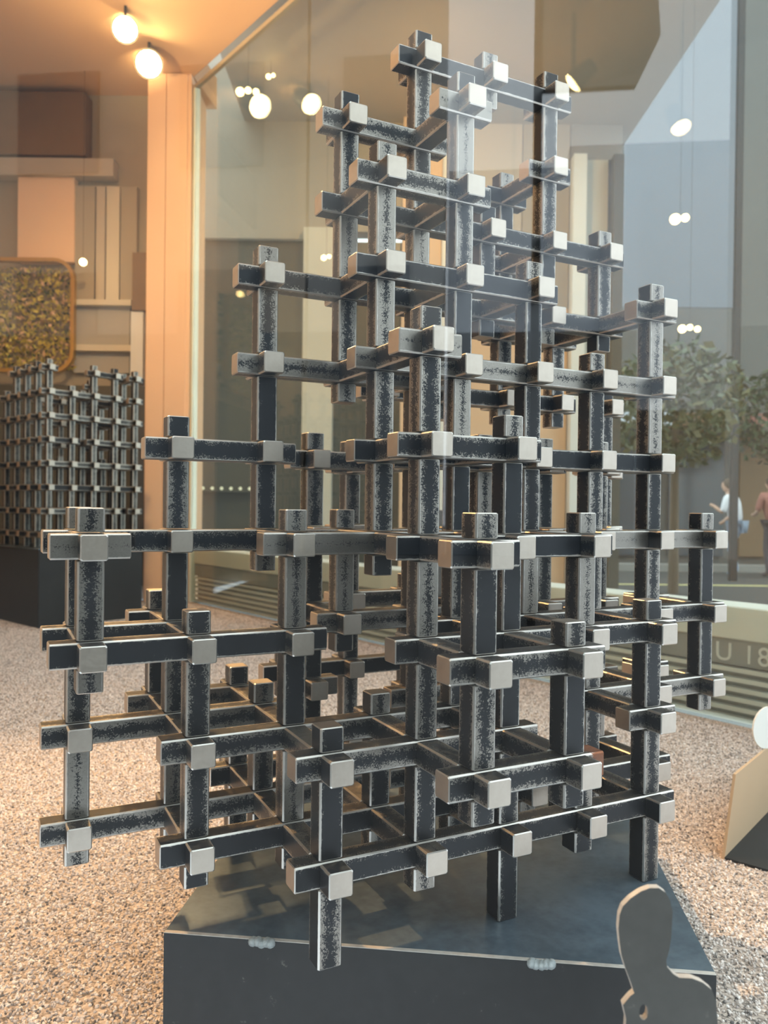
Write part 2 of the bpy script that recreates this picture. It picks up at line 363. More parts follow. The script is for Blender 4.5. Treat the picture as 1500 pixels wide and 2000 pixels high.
class Lattice:
    def __init__(s, rt, X, Y, Z, legs, leglen, pitch=PT, w=W, base=OZ, variants=5):
        s.rt, s.p, s.w, s.base, s.nv, s.cache = rt, pitch, w, base, variants, {}
        nodes = set(); inX = {}; inY = {}; inZ = {}
        rx, ry, rz = [], [], []
        for (j, k), runs in X.items():
            for a, b in runs: rx.append((j, k, a, b)); nodes |= {(i, j, k) for i in range(a, b+1)}
        for (i, k), runs in Y.items():
            for a, b in runs: ry.append((i, k, a, b)); nodes |= {(i, j, k) for j in range(a, b+1)}
        for (i, j), runs in Z.items():
            for a, b in runs: rz.append((i, j, a, b)); nodes |= {(i, j, k) for k in range(a, b+1)}
        cov = lambda runs, f: {n for q in runs for n in f(q)}
        cx = cov(rx, lambda q: [(i, q[0], q[1]) for i in range(q[2], q[3]+1)])
        cy = cov(ry, lambda q: [(q[0], j, q[1]) for j in range(q[2], q[3]+1)])
        cz = cov(rz, lambda q: [(q[0], q[1], k) for k in range(q[2], q[3]+1)])
        for n in sorted(nodes):
            i, j, k = n
            if n not in cx: rx.append((j, k, i, i))
            if n not in cy: ry.append((i, k, j, j))
            if n not in cz: rz.append((i, j, k, k))
        s.nodes = nodes
        for j, k, a, b in rx:                                   # crosswise bars run through whole
            L = (b-a)*s.p + 3*s.w
            s.put('crosswise_bar', 'x', L, ((a+b)/2*s.p, -j*s.p, k*s.p))
        g = G*w/W
        for i, k, a, b in ry:                                   # bars running in depth butt against the crosswise ones
            for j in range(a, b): s.put('depth_bar', 'y', s.p-s.w-2*g, (i*s.p, -(j+.5)*s.p, k*s.p))
            for j, sg in ((a, -1), (b, 1)): s.put('depth_bar', 'y', s.w-g, (i*s.p, -j*s.p - sg*(s.w+g/2), k*s.p))
        for i, j, a, b in rz:                                   # uprights stand on the crossings
            for k in range(a, b): s.put('upright_bar', 'z', s.p-s.w-2*g, (i*s.p, -j*s.p, (k+.5)*s.p))
            s.put('upright_bar', 'z', s.w-g, (i*s.p, -j*s.p, b*s.p + s.w + g/2))
            if (i, j) in legs and a == 0: s.put('leg', 'z', leglen-g, (i*s.p, -j*s.p, -s.w/2 - g - (leglen-g)/2))
            else: s.put('upright_bar', 'z', s.w-g, (i*s.p, -j*s.p, a*s.p - s.w - g/2))
    def put(s, name, ax, L, c):
        key = (round(L, 4), ax); lst = s.cache.setdefault(key, [])
        if len(lst) < s.nv: lst.append(bar_mesh(name, L, s.w)); me = lst[-1]
        else: me = random.choice(lst)
        o = bpy.data.objects.new(name, me); C.objects.link(o); o.parent = s.rt
        o.location = (c[0], c[1], c[2] + s.base - s.rt.location.z); o.rotation_euler = ROT[ax]
        return o

# runs: X[(j,k)] spans of i;  Y[(i,k)] spans of j;  Z[(i,j)] spans of k   (j grows toward the viewer)
X = {(0, 0): [(0, 4)], (-1, 0): [(-1, 5)], (-2, 0): [(-2, 1), (2, 2), (5, 5)], (-3, 0): [(0, 1)], (-4, 0): [(2, 2)],
     (1, 1): [(1, 2)], (0, 1): [(0, 2), (4, 4)], (-1, 1): [(-1, 2), (4, 6)], (-2, 1): [(-2, 0), (2, 3), (5, 5), (6, 6)], (-3, 1): [(-1, 0), (1, 1)], (-4, 1): [(1, 3)],
     (1, 2): [(1, 2)], (0, 2): [(1, 4)], (-1, 2): [(-2, 0), (3, 6)], (-2, 2): [(-2, -1), (1, 3), (4, 5), (6, 6)], (-3, 2): [(-1, -1), (1, 1), (3, 4)], (-4, 2): [(2, 3)],
     (1, 3): [(1, 1)], (0, 3): [(1, 3)], (-1, 3): [(-2, -2), (0, 6)], (-2, 3): [(-2, 2), (3, 5)], (-3, 3): [(1, 1)],
     (0, 4): [(1, 2)], (-1, 4): [(1, 5)], (-2, 4): [(-1, 0), (2, 4)], (-3, 4): [(1, 2)],
     (0, 5): [(1, 1)], (-1, 5): [(1, 5)], (-2, 5): [(0, 2)], (-3, 5): [(2, 5), (6, 6)],
     (-1, 6): [(1, 3), (5, 5)], (-2, 6): [(0, 5)], (-3, 6): [(4, 5)],
     (-1, 7): [(1, 2)], (-2, 7): [(1, 5)], (-3, 7): [(4, 4)],
     (-1, 8): [(2, 2)], (-2, 8): [(1, 2), (4, 4)], (-3, 8): [(4, 4)], (-2, 9): [(2, 4)]}
Y = {(0, 0): [(-3, 0)], (1, 0): [(-2, 0)], (-1, 0): [(-2, -1)], (-2, 0): [(-2, -2)], (2, 0): [(-1, 0)], (4, 0): [(-1, 0)], (5, 0): [(-2, -1)],
     (0, 1): [(-3, 0)], (-1, 1): [(-3, -1)], (1, 1): [(-1, 1), (-4, -3)], (2, 1): [(0, 1), (-1, -1)], (4, 1): [(-1, 0)], (5, 1): [(-2, -1)], (3, 1): [(-4, -2)],
     (-2, 2): [(-2, -1)], (-1, 2): [(-3, -1)], (1, 2): [(-3, -2), (0, 1)], (2, 2): [(0, 1)], (3, 2): [(-1, 0), (-4, -3)], (4, 2): [(-1, 0)], (6, 2): [(-2, -1)],
     (-2, 3): [(-2, -1)], (0, 3): [(-2, -1)], (1, 3): [(-2, 1)], (2, 3): [(-1, 0)], (3, 3): [(-1, 0)],
     (1, 4): [(-1, 0)], (2, 4): [(-1, 0)], (3, 4): [(-2, -1)],
     (1, 5): [(-2, 0)], (2, 5): [(-2, -1)],
     (1, 6): [(-2, -1)], (2, 6): [(-2, -1)], (3, 6): [(-2, -1)], (4, 6): [(-3, -2)], (5, 6): [(-3, -1)],
     (1, 7): [(-2, -1)], (2, 7): [(-2, -1)], (4, 7): [(-3, -2)], (2, 8): [(-2, -1)], (4, 8): [(-3, -2)]}
Z = {(0, 0): [(0, 1)], (1, 0): [(0, 5)], (2, 0): [(0, 4)], (3, 0): [(0, 0), (2, 3)], (4, 0): [(0, 2)], (1, 1): [(1, 3)], (2, 1): [(1, 2)],
     (-2, -1): [(2, 3)], (-1, -1): [(0, 2)], (0, -1): [(0, 3)], (1, -1): [(0, 1), (3, 7)], (2, -1): [(0, 8)], (3, -1): [(0, 0), (2, 6)], (4, -1): [(0, 5)], (5, -1): [(0, 6)], (6, -1): [(1, 3)],
     (-2, -2): [(0, 3)], (-1, -2): [(0, 4)], (0, -2): [(0, 1), (3, 6)], (1, -2): [(0, 0), (2, 3), (5, 8)], (2, -2): [(0, 9)], (3, -2): [(1, 4), (6, 7), (9, 9)], (4, -2): [(2, 4), (6, 9)],
     (5, -2): [(0, 4), (6, 7)], (6, -2): [(1, 2)], (-1, -3): [(1, 2)], (0, -3): [(0, 1)], (1, -3): [(0, 4)], (2, -4): [(0, 4)], (3, -3): [(1, 3)], (3, -4): [(1, 2)],
     (4, -3): [(5, 8)], (5, -3): [(5, 6)], (6, -3): [(3, 5)]}
LEG = {(0, 0), (2, 0), (4, 0), (0, -3), (2, -4), (5, -2)}
sc_root = root('lattice_sculpture', (0.25, 0.1, 0.2), 'tall stepped lattice sculpture of square steel bars standing on the low dark plinth', 'sculpture')
_l = sc_root.location.copy()
class _Shift: pass
lat = Lattice(sc_root, X, Y, Z, LEG, OZ - 0.2 - W/2 - 0.0007)
for ch in sc_root.children: ch.location -= Vector((_l.x, _l.y, 0))
# one crosswise bar has a rusty end
M['bar_rust'] = bar_steel(True)
for ch in sc_root.children:
    if ch.name.startswith('crosswise_bar') and (ch.location - Vector((1.5*PT - _l.x, -PT - _l.y, OZ - 0.2 + PT))).length < 0.01:
        ch.data = ch.data.copy(); ch.data.materials[0] = M['bar_rust']; ch['label'] = 'crosswise bar with a rusty brown end'

# ------------------------------------------------------------------ plinth of welded plate
a0 = Vector((-0.158, 0.148, 0)); u0, v0 = a0.dot(U), a0.dot(V)
u1 = Vector((0.400, -0.220, 0)).dot(U)
pl = root('steel_plinth', uv(u0+0.33, v0+0.36, 0), 'low welded dark steel plinth under the tall lattice sculpture', 'plinth')
T = 0.006; DV = 0.80
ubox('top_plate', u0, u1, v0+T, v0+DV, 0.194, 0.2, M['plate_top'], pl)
fp = ubox('front_plate', u0, u1, v0, v0+T, 0.0, 0.2, M['plate_side'], pl)
ubox('plate_edge', u0, u1, v0-0.0002, v0+T, 0.2, 0.2006, M['plate_cut'], pl)
ubox('side_plate', u0, u0+T, v0+T, v0+DV, 0.0, 0.194, M['plate_side'], pl)
ubox('side_plate', u1-T, u1, v0+T, v0+DV, 0.0, 0.194, M['plate_side'], pl)
ubox('back_plate', u0+T, u1-T, v0+DV-T, v0+DV, 0.0, 0.194, M['plate_side'], pl)
def weld(u):
    bm = bmesh.new()
    for q in range(5):
        mm = Matrix.Translation(uv(u + (q-2)*0.0055 + random.uniform(-.001, .001), v0-0.0005, 0.1975 + random.uniform(-.001, .001))) @ Matrix.Diagonal((0.0066, 0.0052, 0.0064, 1))
        bmesh.ops.create_icosphere(bm, subdivisions=2, radius=1.0, matrix=mm)
    me = bpy.data.meshes.new('weld_bead'); 
    inv = Matrix.Translation(-pl.location); bmesh.ops.transform(bm, matrix=inv, verts=bm.verts)
    for f in bm.faces: f.smooth = True
    bm.to_mesh(me); bm.free(); me.materials.append(M['weld'])
    o = bpy.data.objects.new('weld_bead', me); C.objects.link(o); o.parent = pl
weld(u0 + 0.127); weld(u0 + 0.468)

# ------------------------------------------------------------------ second lattice sculpture at the back
def back_sculpture():
    c = gd(-1.98, 4.62, 0)
    rz = math.radians(22)
    pr = root('tall_plinth', c, 'dark plinth carrying the second lattice sculpture at the back of the window', 'plinth', rotz=rz)
    ax = Vector((math.cos(rz), math.sin(rz), 0)); ay = Vector((-math.sin(rz), math.cos(rz), 0))
    h = 0.46
    block('plinth_body', c - ax*0.04, ax*0.68, ay*0.70, Vector((0, 0, h)), M['plate_side'], pr, 0.004)
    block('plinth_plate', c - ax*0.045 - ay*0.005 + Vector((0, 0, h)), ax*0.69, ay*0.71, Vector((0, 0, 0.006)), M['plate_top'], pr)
    h += 0.006
    p2, w2_ = 0.142, 0.034; leg = 0.06
    rt = root('lattice_sculpture', c + ax*0.04 + ay*0.06 + Vector((0, 0, h)), 'second blocky lattice sculpture of dark bars on the tall plinth by the tan pier', 'sculpture', rotz=rz)
    rn = random.Random(3)
    top = {}
    for i in range(5):
        for j in range(0, -5, -1):
            top[i, j] = rn.choice((6, 7, 7, 7)) if (i == 0 or j == 0 or i == 4) else rn.choice((2, 3, 6))
    Zz = {(i, j): [(0, t)] for (i, j), t in top.items()}
    Xx, Yy = {}, {}
    for k in range(8):
        for j in range(0, -5, -1):
            runs = []; cur = None
            for i in range(5):
                if top[i, j] >= k:
                    if cur is None: cur = i
                    if i == 4 or top[i+1, j] < k or rn.random() < 0.22: runs.append((cur, i)); cur = None
            if runs: Xx[j, k] = runs
        for i in range(5):
            runs = []; cur = None
            for j in range(-4, 1):
                if top[i, j] >= k:
                    if cur is None: cur = j
                    if j == 0 or top[i, j+1] < k or rn.random() < 0.22: runs.append((cur, j)); cur = None
            if runs: Yy[i, k] = runs
    Lattice(rt, Xx, Yy, Zz, set(top), leg, p2, w2_, rt.location.z + leg + w2_/2, 2)
back_sculpture()

# ------------------------------------------------------------------ flat cut-steel figure close to the glass
def silhouette():
    base = gd(0.222, 0.60, 0.0)
    rt = root('cutout_figure', base, 'flat grey cut-steel silhouette with rounded head in front of the plinth', 'cutout figure')
    k = 0.60/1541.5
    px = [(1207, 1990), (1200, 1962), (1214, 1945), (1222, 1938), (1214, 1915), (1204, 1890), (1196, 1865), (1192, 1840), (1189, 1812), (1191, 1785), (1197, 1768), (1212, 1752), (1232, 1738), (1250, 1731), (1268, 1731),
          (1281, 1740), (1290, 1756), (1295, 1778), (1294, 1806), (1293, 1830), (1289, 1855), (1284, 1874), (1286, 1886), (1298, 1900), (1310, 1907), (1335, 1908), (1356, 1916), (1374, 1930), (1383, 1952), (1386, 1985), (1390, 2060), (1395, 2300), (1405, 2500)]
    pts = [((x-1290)*k, 0.7414 + (987.5-y)*k) for x, y in px]
    zb = 0.0
    pts += [(pts[-1][0]+0.01, zb), (-0.05, zb), (-0.045, pts[-1][1]), (-0.040, 0.20)]
    bm = bmesh.new(); th = 0.006
    fr = [bm.verts.new(RH*x + Vector((0, 0, z))) for x, z in pts]
    ed = [bm.edges.new((fr[i], fr[(i+1) % len(fr)])) for i in range(len(fr))]
    hl = [bm.verts.new(RH*((1241-1290)*k + 0.0034*math.cos(a)) + Vector((0, 0, 0.7414 + (987.5-1976)*k + 0.0062*math.sin(a)))) for a in [math.radians(t*36) for t in range(10)]]
    ed += [bm.edges.new((hl[i], hl[(i+1) % 10])) for i in range(10)]
    bmesh.ops.triangle_fill(bm, use_beauty=True, edges=ed)
    r = bmesh.ops.extrude_face_region(bm, geom=bm.faces[:]); bmesh.ops.translate(bm, vec=FH*th, verts=[q for q in r['geom'] if isinstance(q, bmesh.types.BMVert)])
    bmesh.ops.recalc_face_normals(bm, faces=bm.faces)
    bmesh.ops.triangulate(bm, faces=[q for q in bm.faces if len(q.verts) > 4])
    me = bpy.data.meshes.new('figure_plate'); bm.to_mesh(me); bm.free(); me.materials.append(M['silhouette']); me.materials.append(M['plate_cut'])
    for q in me.polygons: q.material_index = 0 if abs(q.normal.dot(FH)) > 0.9 else 1
    o = bpy.data.objects.new('figure_plate', me); C.objects.link(o); o.parent = rt
    block('foot_plate', base + RH*-0.07 - FH*0.05, RH*0.16, FH*0.11, Vector((0, 0, 0.006)), M['silhouette'], rt)
silhouette()

# ------------------------------------------------------------------ leaning folded plate at the right, light and shade in its two colours
def folded_plate():
    A = Vector((1.038, 0.299, 0)); B = Vector((1.347, 0.43, 0))
    rt = root('folded_plate', (A+B)/2, 'folded steel plate with warm light and shade in its panel colours, resting on the gravel at the right edge', 'steel plate')
    n = (B-A).normalized(); s = Vector((-n.y, n.x, 0))
    B2 = A + n*0.55
    up = RH*0.035 + FH*0.03 + Vector((0, 0, 0.172))
    block('tan_panel', A, n*0.55, up, s*0.006 - Vector((0, 0, 0.0)), M['lit_panel'], rt)
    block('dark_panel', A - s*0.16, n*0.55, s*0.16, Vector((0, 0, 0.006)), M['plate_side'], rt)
    top = A + n*0.245 + up + Vector((0, 0, 0.0))
    o = root('white_card', top, 'white rounded card standing on top of the folded plate', 'card')
    bm = bmesh.new(); bmesh.ops.create_circle(bm, cap_ends=True, segments=24, radius=0.05)
    bmesh.ops.transform(bm, matrix=Matrix.Rotation(math.radians(90), 4, 'X'), verts=bm.verts)
    r = bmesh.ops.extrude_face_region(bm, geom=bm.faces[:]); bmesh.ops.translate(bm, vec=(0, 0.004, 0), verts=[q for q in r['geom'] if isinstance(q, bmesh.types.BMVert)])
    bmesh.ops.recalc_face_normals(bm, faces=bm.faces)
    bmesh.ops.translate(bm, vec=(0, 0, 0.05), verts=bm.verts)
    me = bpy.data.meshes.new('card_disc'); bm.to_mesh(me); bm.free(); me.materials.append(M['white'])
    d = bpy.data.objects.new('card_disc', me); C.objects.link(d); d.parent = o
folded_plate()

# ================================================================== LAMPS OF THE WINDOW
def track_lamp(loc, target, power, label, size=55, blend=0.6, rad=0.05, col=(1.0, 0.62, 0.28), big=0.06, glowm='warm_glow'):
    loc = Vector(loc); target = Vector(target); d = (target-loc).normalized()
    rt = root('track_spotlight', loc, label, 'spotlight')
    q = d.to_track_quat('-Z', 'Y').to_matrix().to_4x4()
    bm = bmesh.new(); bmesh.ops.create_cone(bm, cap_ends=False, segments=20, radius1=big*1.15, radius2=big*0.8, depth=0.16); bmesh.ops.translate(bm, vec=(0, 0, 0.075), verts=bm.verts)
    me = bpy.data.meshes.new('housing'); bmesh.ops.transform(bm, matrix=q, verts=bm.verts); bm.to_mesh(me); bm.free(); me.materials.append(M['black'])
    h = bpy.data.objects.new('housing', me); C.objects.link(h); h.parent = rt
    bm = bmesh.new(); bmesh.ops.create_uvsphere(bm, u_segments=16, v_segments=8, radius=big); bmesh.ops.transform(bm, matrix=q @ Matrix.Translation((0, 0, 0.0)) @ Matrix.Diagonal((1, 1, 0.5, 1)), verts=bm.verts)
    me = bpy.data.meshes.new('lens'); bm.to_mesh(me); bm.free(); me.materials.append(M[glowm])
    h = bpy.data.objects.new('lens', me); C.objects.link(h); h.parent = rt
    top = (ZC if loc.z < ZC else 4.6) - loc.z
    block('stem', loc + Vector((-0.008, -0.008, 0.06)), Vector((0.016, 0, 0)), Vector((0, 0.016, 0)), Vector((0, 0, max(0.02, top-0.06))), M['black'], rt)
    if power:
        ld = bpy.data.lights.new('spot', 'SPOT'); ld.energy = power; ld.color = col; ld.spot_size = math.radians(size); ld.spot_blend = blend; ld.shadow_soft_size = rad
        lo = bpy.data.objects.new('spot', ld); C.objects.link(lo); lo.parent = rt; lo.location = d*0.07
        lo.rotation_euler = d.to_track_quat('-Z', 'Y').to_euler()
track_lamp(gd(-1.35, 2.5, 3.25), (-0.15, 0.55, 0.0), 500, 'track spotlight aimed at the gravel left of the tall sculpture', 52, 0.7, 0.03, col=(1.0, 0.56, 0.22))
track_lamp((0.63, 4.83, 3.80), (0.15, 0.4, 0.9), 180, 'brighter ceiling spotlight nearer the tan pier', 60, 0.6, 0.05, big=0.085)
track_lamp((0.42, 4.49, 3.80), (-0.1, 0.8, 0.6), 140, 'ceiling spotlight further from the tan pier', 60, 0.6, 0.05, big=0.075)
track_lamp(gd(-1.15, 3.2, 3.5), gd(-1.7, 6.0, 1.4), 185, 'added unseen spotlight above the frame washing the tan pier', 75, 0.9, 0.05)  # lamp added out of view to give the pier its warm wash


# ================================================================== SHOPFRONT AT THE BACK LEFT
def back_shopfront():
    f = 6.25
    rt = root('shopfront_panelling', gd(-2.6, f, 0), 'grey beige panelled shopfront behind the second sculpture, left of the tan pier', 'shopfront')
    def px(name, x0, x1, y0, y1, f0, f1, mat, par=rt):      # a panel spanning picture-plane proportions at its own depth
        q = (f0+f1)/2 - 0.0
        return gbox(name, (x0-750)/1541.5*f0, (x1-750)/1541.5*f0, f0, f1, 0.741+(987.5-y1)/1541.5*f0, 0.741+(987.5-y0)/1541.5*f0, mat, par)
    px('soffit_panel', -60, 160, 190, 312, 6.10, 6.24, M['brown'])
    px('pilaster', 30, 140, 322, 520, 6.16, 6.24, M['tan'])
    px('rail', -60, 215, 318, 352, 6.12, 6.24, M['beige_light'])
    for a, b, mt in ((142, 180, 'beige'), (183, 200, 'beige_light'), (203, 228, 'cream'), (231, 262, 'beige')):
        px('fluted_board', a, b, 372, 600, 6.18, 6.24, M[mt])
    px('dark_box', 254, 284, 500, 612, 6.12, 6.24, M['brown'])
    px('lower_pane', 142, 250, 600, 735, 6.20, 6.24, M['facade_grey'])
    px('rail', 142, 252, 592, 603, 6.14, 6.24, M['cream'])
    px('rail', 142, 252, 680, 692, 6.14, 6.24, M['cream'])
    px('post', 252, 276, 615, 745, 6.14, 6.24, M['facade_pale'])
    px('base_panel', -60, 284, 760, 1150, 6.16, 6.24, M['greydark'])
    # rounded brass window with plants behind its pane
    q = bpy.data.objects.new('rounded_window', None); C.objects.link(q); q.parent = rt; q.location = (0, 0, 0); OQ = rt.location
    x0, x1, y0, y1, fo = -120, 141, 512, 735, 6.06
    r0, r1 = (x0-750)/1541.5*fo, (x1-750)/1541.5*fo; z0, z1 = 0.741+(987.5-y1)/1541.5*fo, 0.741+(987.5-y0)/1541.5*fo
    def outline(rad, ins):
        pts = []
        for cx, cz, a0_ in ((r1-rad, z1-rad, 0), (r0+rad, z1-rad, 90), (r0+rad, z0+rad, 180), (r1-rad, z0+rad, 270)):
            for t in range(7):
                a = math.radians(a0_ + t*15); pts.append((cx + (rad-ins)*math.cos(a), cz + (rad-ins)*math.sin(a)))
        return pts
    o_, i_ = outline(0.16, 0), outline(0.16, 0.028); n = len(o_)
    vs = []
    for f_ in (fo, fo+0.05):
        vs += [gd(x, f_, z) - OQ for x, z in o_] + [gd(x, f_, z) - OQ for x, z in i_]
    fs = []
    for a in range(n):
        b = (a+1) % n
        fs += [(a, b, n+b, n+a), (2*n+b, 2*n+a, 3*n+a, 3*n+b), (a, 2*n+a, 2*n+b, b), (n+a, n+b, 3*n+b, 3*n+a)]
    mesh_obj('brass_frame', vs, fs, M['brass'], q)
    vs = [gd(x, fo+0.035, z) - OQ for x, z in i_]
    mesh_obj('pane', vs, [tuple(range(n))], M['glass_front'], q)
    rn = random.Random(5); vs = []; fs = []
    for t in range(2600):
        c = gd(rn.uniform(r0+.04, r1-.04), rn.uniform(fo+0.07, fo+0.15), rn.uniform(z0+.04, z1-.05)) - OQ
        a = Vector((rn.uniform(-1, 1), rn.uniform(-1, 1), rn.uniform(-1, 1))).normalized()*rn.uniform(.012, .03)
        b = Vector((rn.uniform(-1, 1), rn.uniform(-1, 1), rn.uniform(-1, 1))).normalized()*rn.uniform(.008, .02)
        k = len(vs); vs += [c-a, c+b, c+a, c-b]; fs.append((k, k+1, k+2, k+3))
    o = mesh_obj('foliage', vs, fs, [M['leaf_y'], M['leaf'], M['tan']], q, [rn.choice((0, 0, 0, 1, 2)) for _ in fs]); o['kind'] = 'stuff'
back_shopfront()

# ================================================================== SILL, GRILLE AND LETTERS BEYOND THE SIDE PANE
def sill_wall():
    st = PA + PD*0.01 + PN*0.022; L = 5.1
    rt = root('sill_wall', st + PD*2.5, 'low grey grille wall with pale sill running behind the side glass', 'low wall')
    block('grille_back', st + PN*0.03 + Vector((0, 0, -0.35)), PD*L, PN*0.10, Vector((0, 0, 0.55)), M['grille'], rt)
    for q in range(6):
        block('slat', st + Vector((0, 0, 0.006 + q*0.034)), PD*L, PN*0.03, Vector((0, 0, 0.015)), M['slat'], rt)
    block('letter_board', st + PN*0.005 + Vector((0, 0, 0.20)), PD*L, PN*0.12, Vector((0, 0, 0.09)), M['grille'], rt)
    block('sill_slab', st - PN*0.005 + Vector((0, 0, 0.29)), PD*L, PN*0.16, Vector((0, 0, 0.115)), M['sill'], rt, 0.004)
    # raised pale characters on the board
    cu = bpy.data.curves.new('characters', 'FONT'); cu.body = 'U 18'; cu.size = 0.092; cu.extrude = 0.0015; cu.align_x = 'CENTER'; cu.space_character = 1.1
    tmp = bpy.data.objects.new('tmp', cu); C.objects.link(tmp)
    bpy.context.view_layer.update()
    me = bpy.data.meshes.new_from_object(tmp.evaluated_get(bpy.context.evaluated_depsgraph_get())); bpy.data.objects.remove(tmp)
    me.materials.clear(); me.materials.append(M['letter'])
    o = bpy.data.objects.new('characters', me); C.objects.link(o); o.parent = rt
    c = gd(1.165, 2.66, 0); s = (c-PA).dot(PD); pos = PA + PD*s + PN*0.0245 + Vector((0, 0, 0.212))
    mw = Matrix((PD, Vector((0, 0, 1)), -PN)).transposed().to_4x4(); mw.translation = pos - rt.location
    o.matrix_local = mw
    g_ = block('sign_square', PA + PD*(s-0.36) + PN*0.0245 + Vector((0, 0, 0.225)), PD*0.05, PN*0.002, Vector((0, 0, 0.05)), M['letter'], rt)
sill_wall()

# ================================================================== NEIGHBOUR WALLS SEEN THROUGH THE SIDE PANE
def neighbour():
    f = 8.0
    rt = root('neighbour_frontage', gd(0.2, f, -0.35), 'tan and cream frontage with dark panels seen behind the tall sculpture', 'frontage')
    b = lambda n, r0, r1, z0, z1, mt, f0=8.0, f1=8.2: gbox(n, r0, r1, f0, f1, z0, z1, M[mt], rt)
    b('dark_panel', -2.3, -0.83, -0.35, 3.42, 'greydark', 8.05)
    b('beige_panel', -2.3, -0.83, 3.42, 7.0, 'beige', 7.98)
    b('jamb', -0.83, -0.53, -0.35, 3.5, 'cream', 7.86)
    b('dark_panel', -0.53, 0.15, -0.35, 3.42, 'greydark', 8.05)
    b('beige_panel', -0.83, 0.15, 3.5, 7.0, 'beige', 7.98)
    b('pier', 0.15, 0.54, -0.35, 7.0, 'tan', 7.86)
    b('white_strip', 0.545, 0.60, -0.35, 7.0, 'white', 7.84)
    b('tan_panel', 0.61, 1.83, -0.35, 2.75, 'tan', 7.98)
    b('beige_panel', 0.61, 1.35, 2.75, 7.0, 'beige_light', 7.98)
    b('beige_panel', 1.36, 1.83, 2.75, 7.0, 'beige', 7.98)
    b('jamb', 1.84, 1.97, -0.35, 4.25, 'white', 7.84)
    b('light_panel', 1.98, 2.22, -0.35, 4.25, 'cream', 7.98)
    b('lintel_panel', 1.84, 2.36, 4.25, 7.0, 'greymid', 7.98)
    b('post', 2.24, 2.34, -0.35, 4.25, 'greydark', 7.84)
    # a row of six tiny lamps on a ledge in front of the dark panel
    lg = root('lamp_ledge', gd(-1.6, 7.9, 0.86), 'narrow ledge with a row of six tiny lamps before a dark panel', 'ledge')
    gbox('ledge', -1.88, -1.28, 7.88, 8.04, 0.86, 0.875, M['greydark'], lg)
    for t in range(6):
        bm = bmesh.new(); bmesh.ops.create_icosphere(bm, subdivisions=2, radius=0.018)
        bmesh.ops.translate(bm, vec=gd(-1.82 + t*0.094, 7.92, 0.895) - lg.location, verts=bm.verts)
        me = bpy.data.meshes.new('tiny_lamp'); bm.to_mesh(me); bm.free(); me.materials.append(M['dot_glow'])
        o = bpy.data.objects.new('tiny_lamp', me); C.objects.link(o); o.parent = lg
neighbour()
ZR = 4.6
rf = gbox('ceiling_added_cover', -1.45, 2.5, 2.9, 9.0, ZR, ZR+0.2, M['beige']); tag(rf, kind='structure')  # roof added outside to keep sky light off the frontage
def bulb_reflection(x, y, f, lab, n=1, big=0.035):  # glowing bulbs and rods added in place of lamp reflections in the glass
    loc = gd((x-750)/1541.5*f, f, 0.741 + (987.5-y)/1541.5*f)
    rt = root('reflected_bulbs', loc, lab, 'bulb reflection')
    for q in range(n):
        off = RH*(q-(n-1)/2)*big*1.9 + Vector((0, 0, 0.012*(q % 2)))
        bm = bmesh.new(); bmesh.ops.create_icosphere(bm, subdivisions=2, radius=big*(1.0 if q == 0 else 0.75)); bmesh.ops.translate(bm, vec=off, verts=bm.verts)
        me = bpy.data.meshes.new('bulb'); bm.to_mesh(me); bm.free(); me.materials.append(M['bulb_glow'])
        o = bpy.data.objects.new('bulb', me); C.objects.link(o); o.parent = rt
    zt = (ZC if (x < 385) else ZR) - 0.0
    block('rod', loc + Vector((-0.001, -0.001, big)), Vector((0.002, 0, 0)), Vector((0, 0.002, 0)), Vector((0, 0, max(0.03, zt-loc.z-big))), M['black'], rt)
bulb_reflection(476, 186, 6.6, 'stand-in for the reflection of three warm bulbs right of the tan pier near the top', 3)
bulb_reflection(520, 156, 6.9, 'stand-in for the reflection of two slender warm bulbs above the three bulb cluster', 2, 0.022)
bulb_reflection(632, 506, 7.2, 'stand-in for reflected warm bulbs behind the upper left of the tall sculpture', 2, 0.025)
bulb_reflection(1320, 423, 6.0, 'stand-in for a bright reflected bulb at upper right of the tall sculpture', 2, 0.04)
bulb_reflection(1342, 636, 5.9, 'stand-in for reflected warm bulbs beside the right shoulder of the sculpture', 3, 0.03)
bulb_reflection(158, 520, 5.9, 'stand-in for a small reflected bulb left of the tan pier', 1, 0.028)

# ================================================================== STREET BEYOND THE SIDE PANE
road = mesh_obj('road', [gd(-3, 5.8, -0.352), gd(3.0, 1.0, -0.352), gd(30, 1.0, -0.352), gd(30, 40, -0.352), gd(-3, 40, -0.352)], [(0, 1, 2, 3, 4)], M['asphalt'])
if road.data.polygons[0].normal.z < 0: road.data.flip_normals()
tag(road, kind='structure')
ln = gbox('road_line', 2.6, 12, 11.3, 11.42, -0.351, -0.348, M['yellow']); tag(ln, kind='structure')
kb = gbox('kerb', 2.5, 14, 13.8, 14.1, -0.352, -0.23, M['greymid']); tag(kb, kind='structure')
def far_building():
    rt = root('street_building', gd(7, 16, -0.35), 'dim grey building across the side street with shopfront bays', 'building')
    gbox('wall', 2.4, 14.5, 16.0, 16.6, -0.35, 12.0, M['far_wall'], rt)
    for t in range(8):
        r0 = 2.9 + t*1.42
        gbox('shop_bay', r0, r0+1.1, 15.9, 16.0, -0.2, 2.2, M['dark_window'] if t % 3 else M['brown'], rt)
        gbox('awning', r0-.1, r0+1.2, 15.2, 16.0, 2.35, 2.6, M[('red_cloth', 'facade_pale', 'brown')[t % 3]], rt)
        for z in (3.6, 6.4, 9.2) if t > 3 else ():
            gbox('window', r0+.1, r0+1.0, 15.93, 16.0, z, z+1.7, M['dark_window'], rt)
far_building()
bn = root('blue_reflection', gd(4.45, 12.1, 3.83), 'large plain pale blue panel standing in for a reflection over the side street', 'reflection_panel')  # panel, rod and post added in place of a bluish reflection
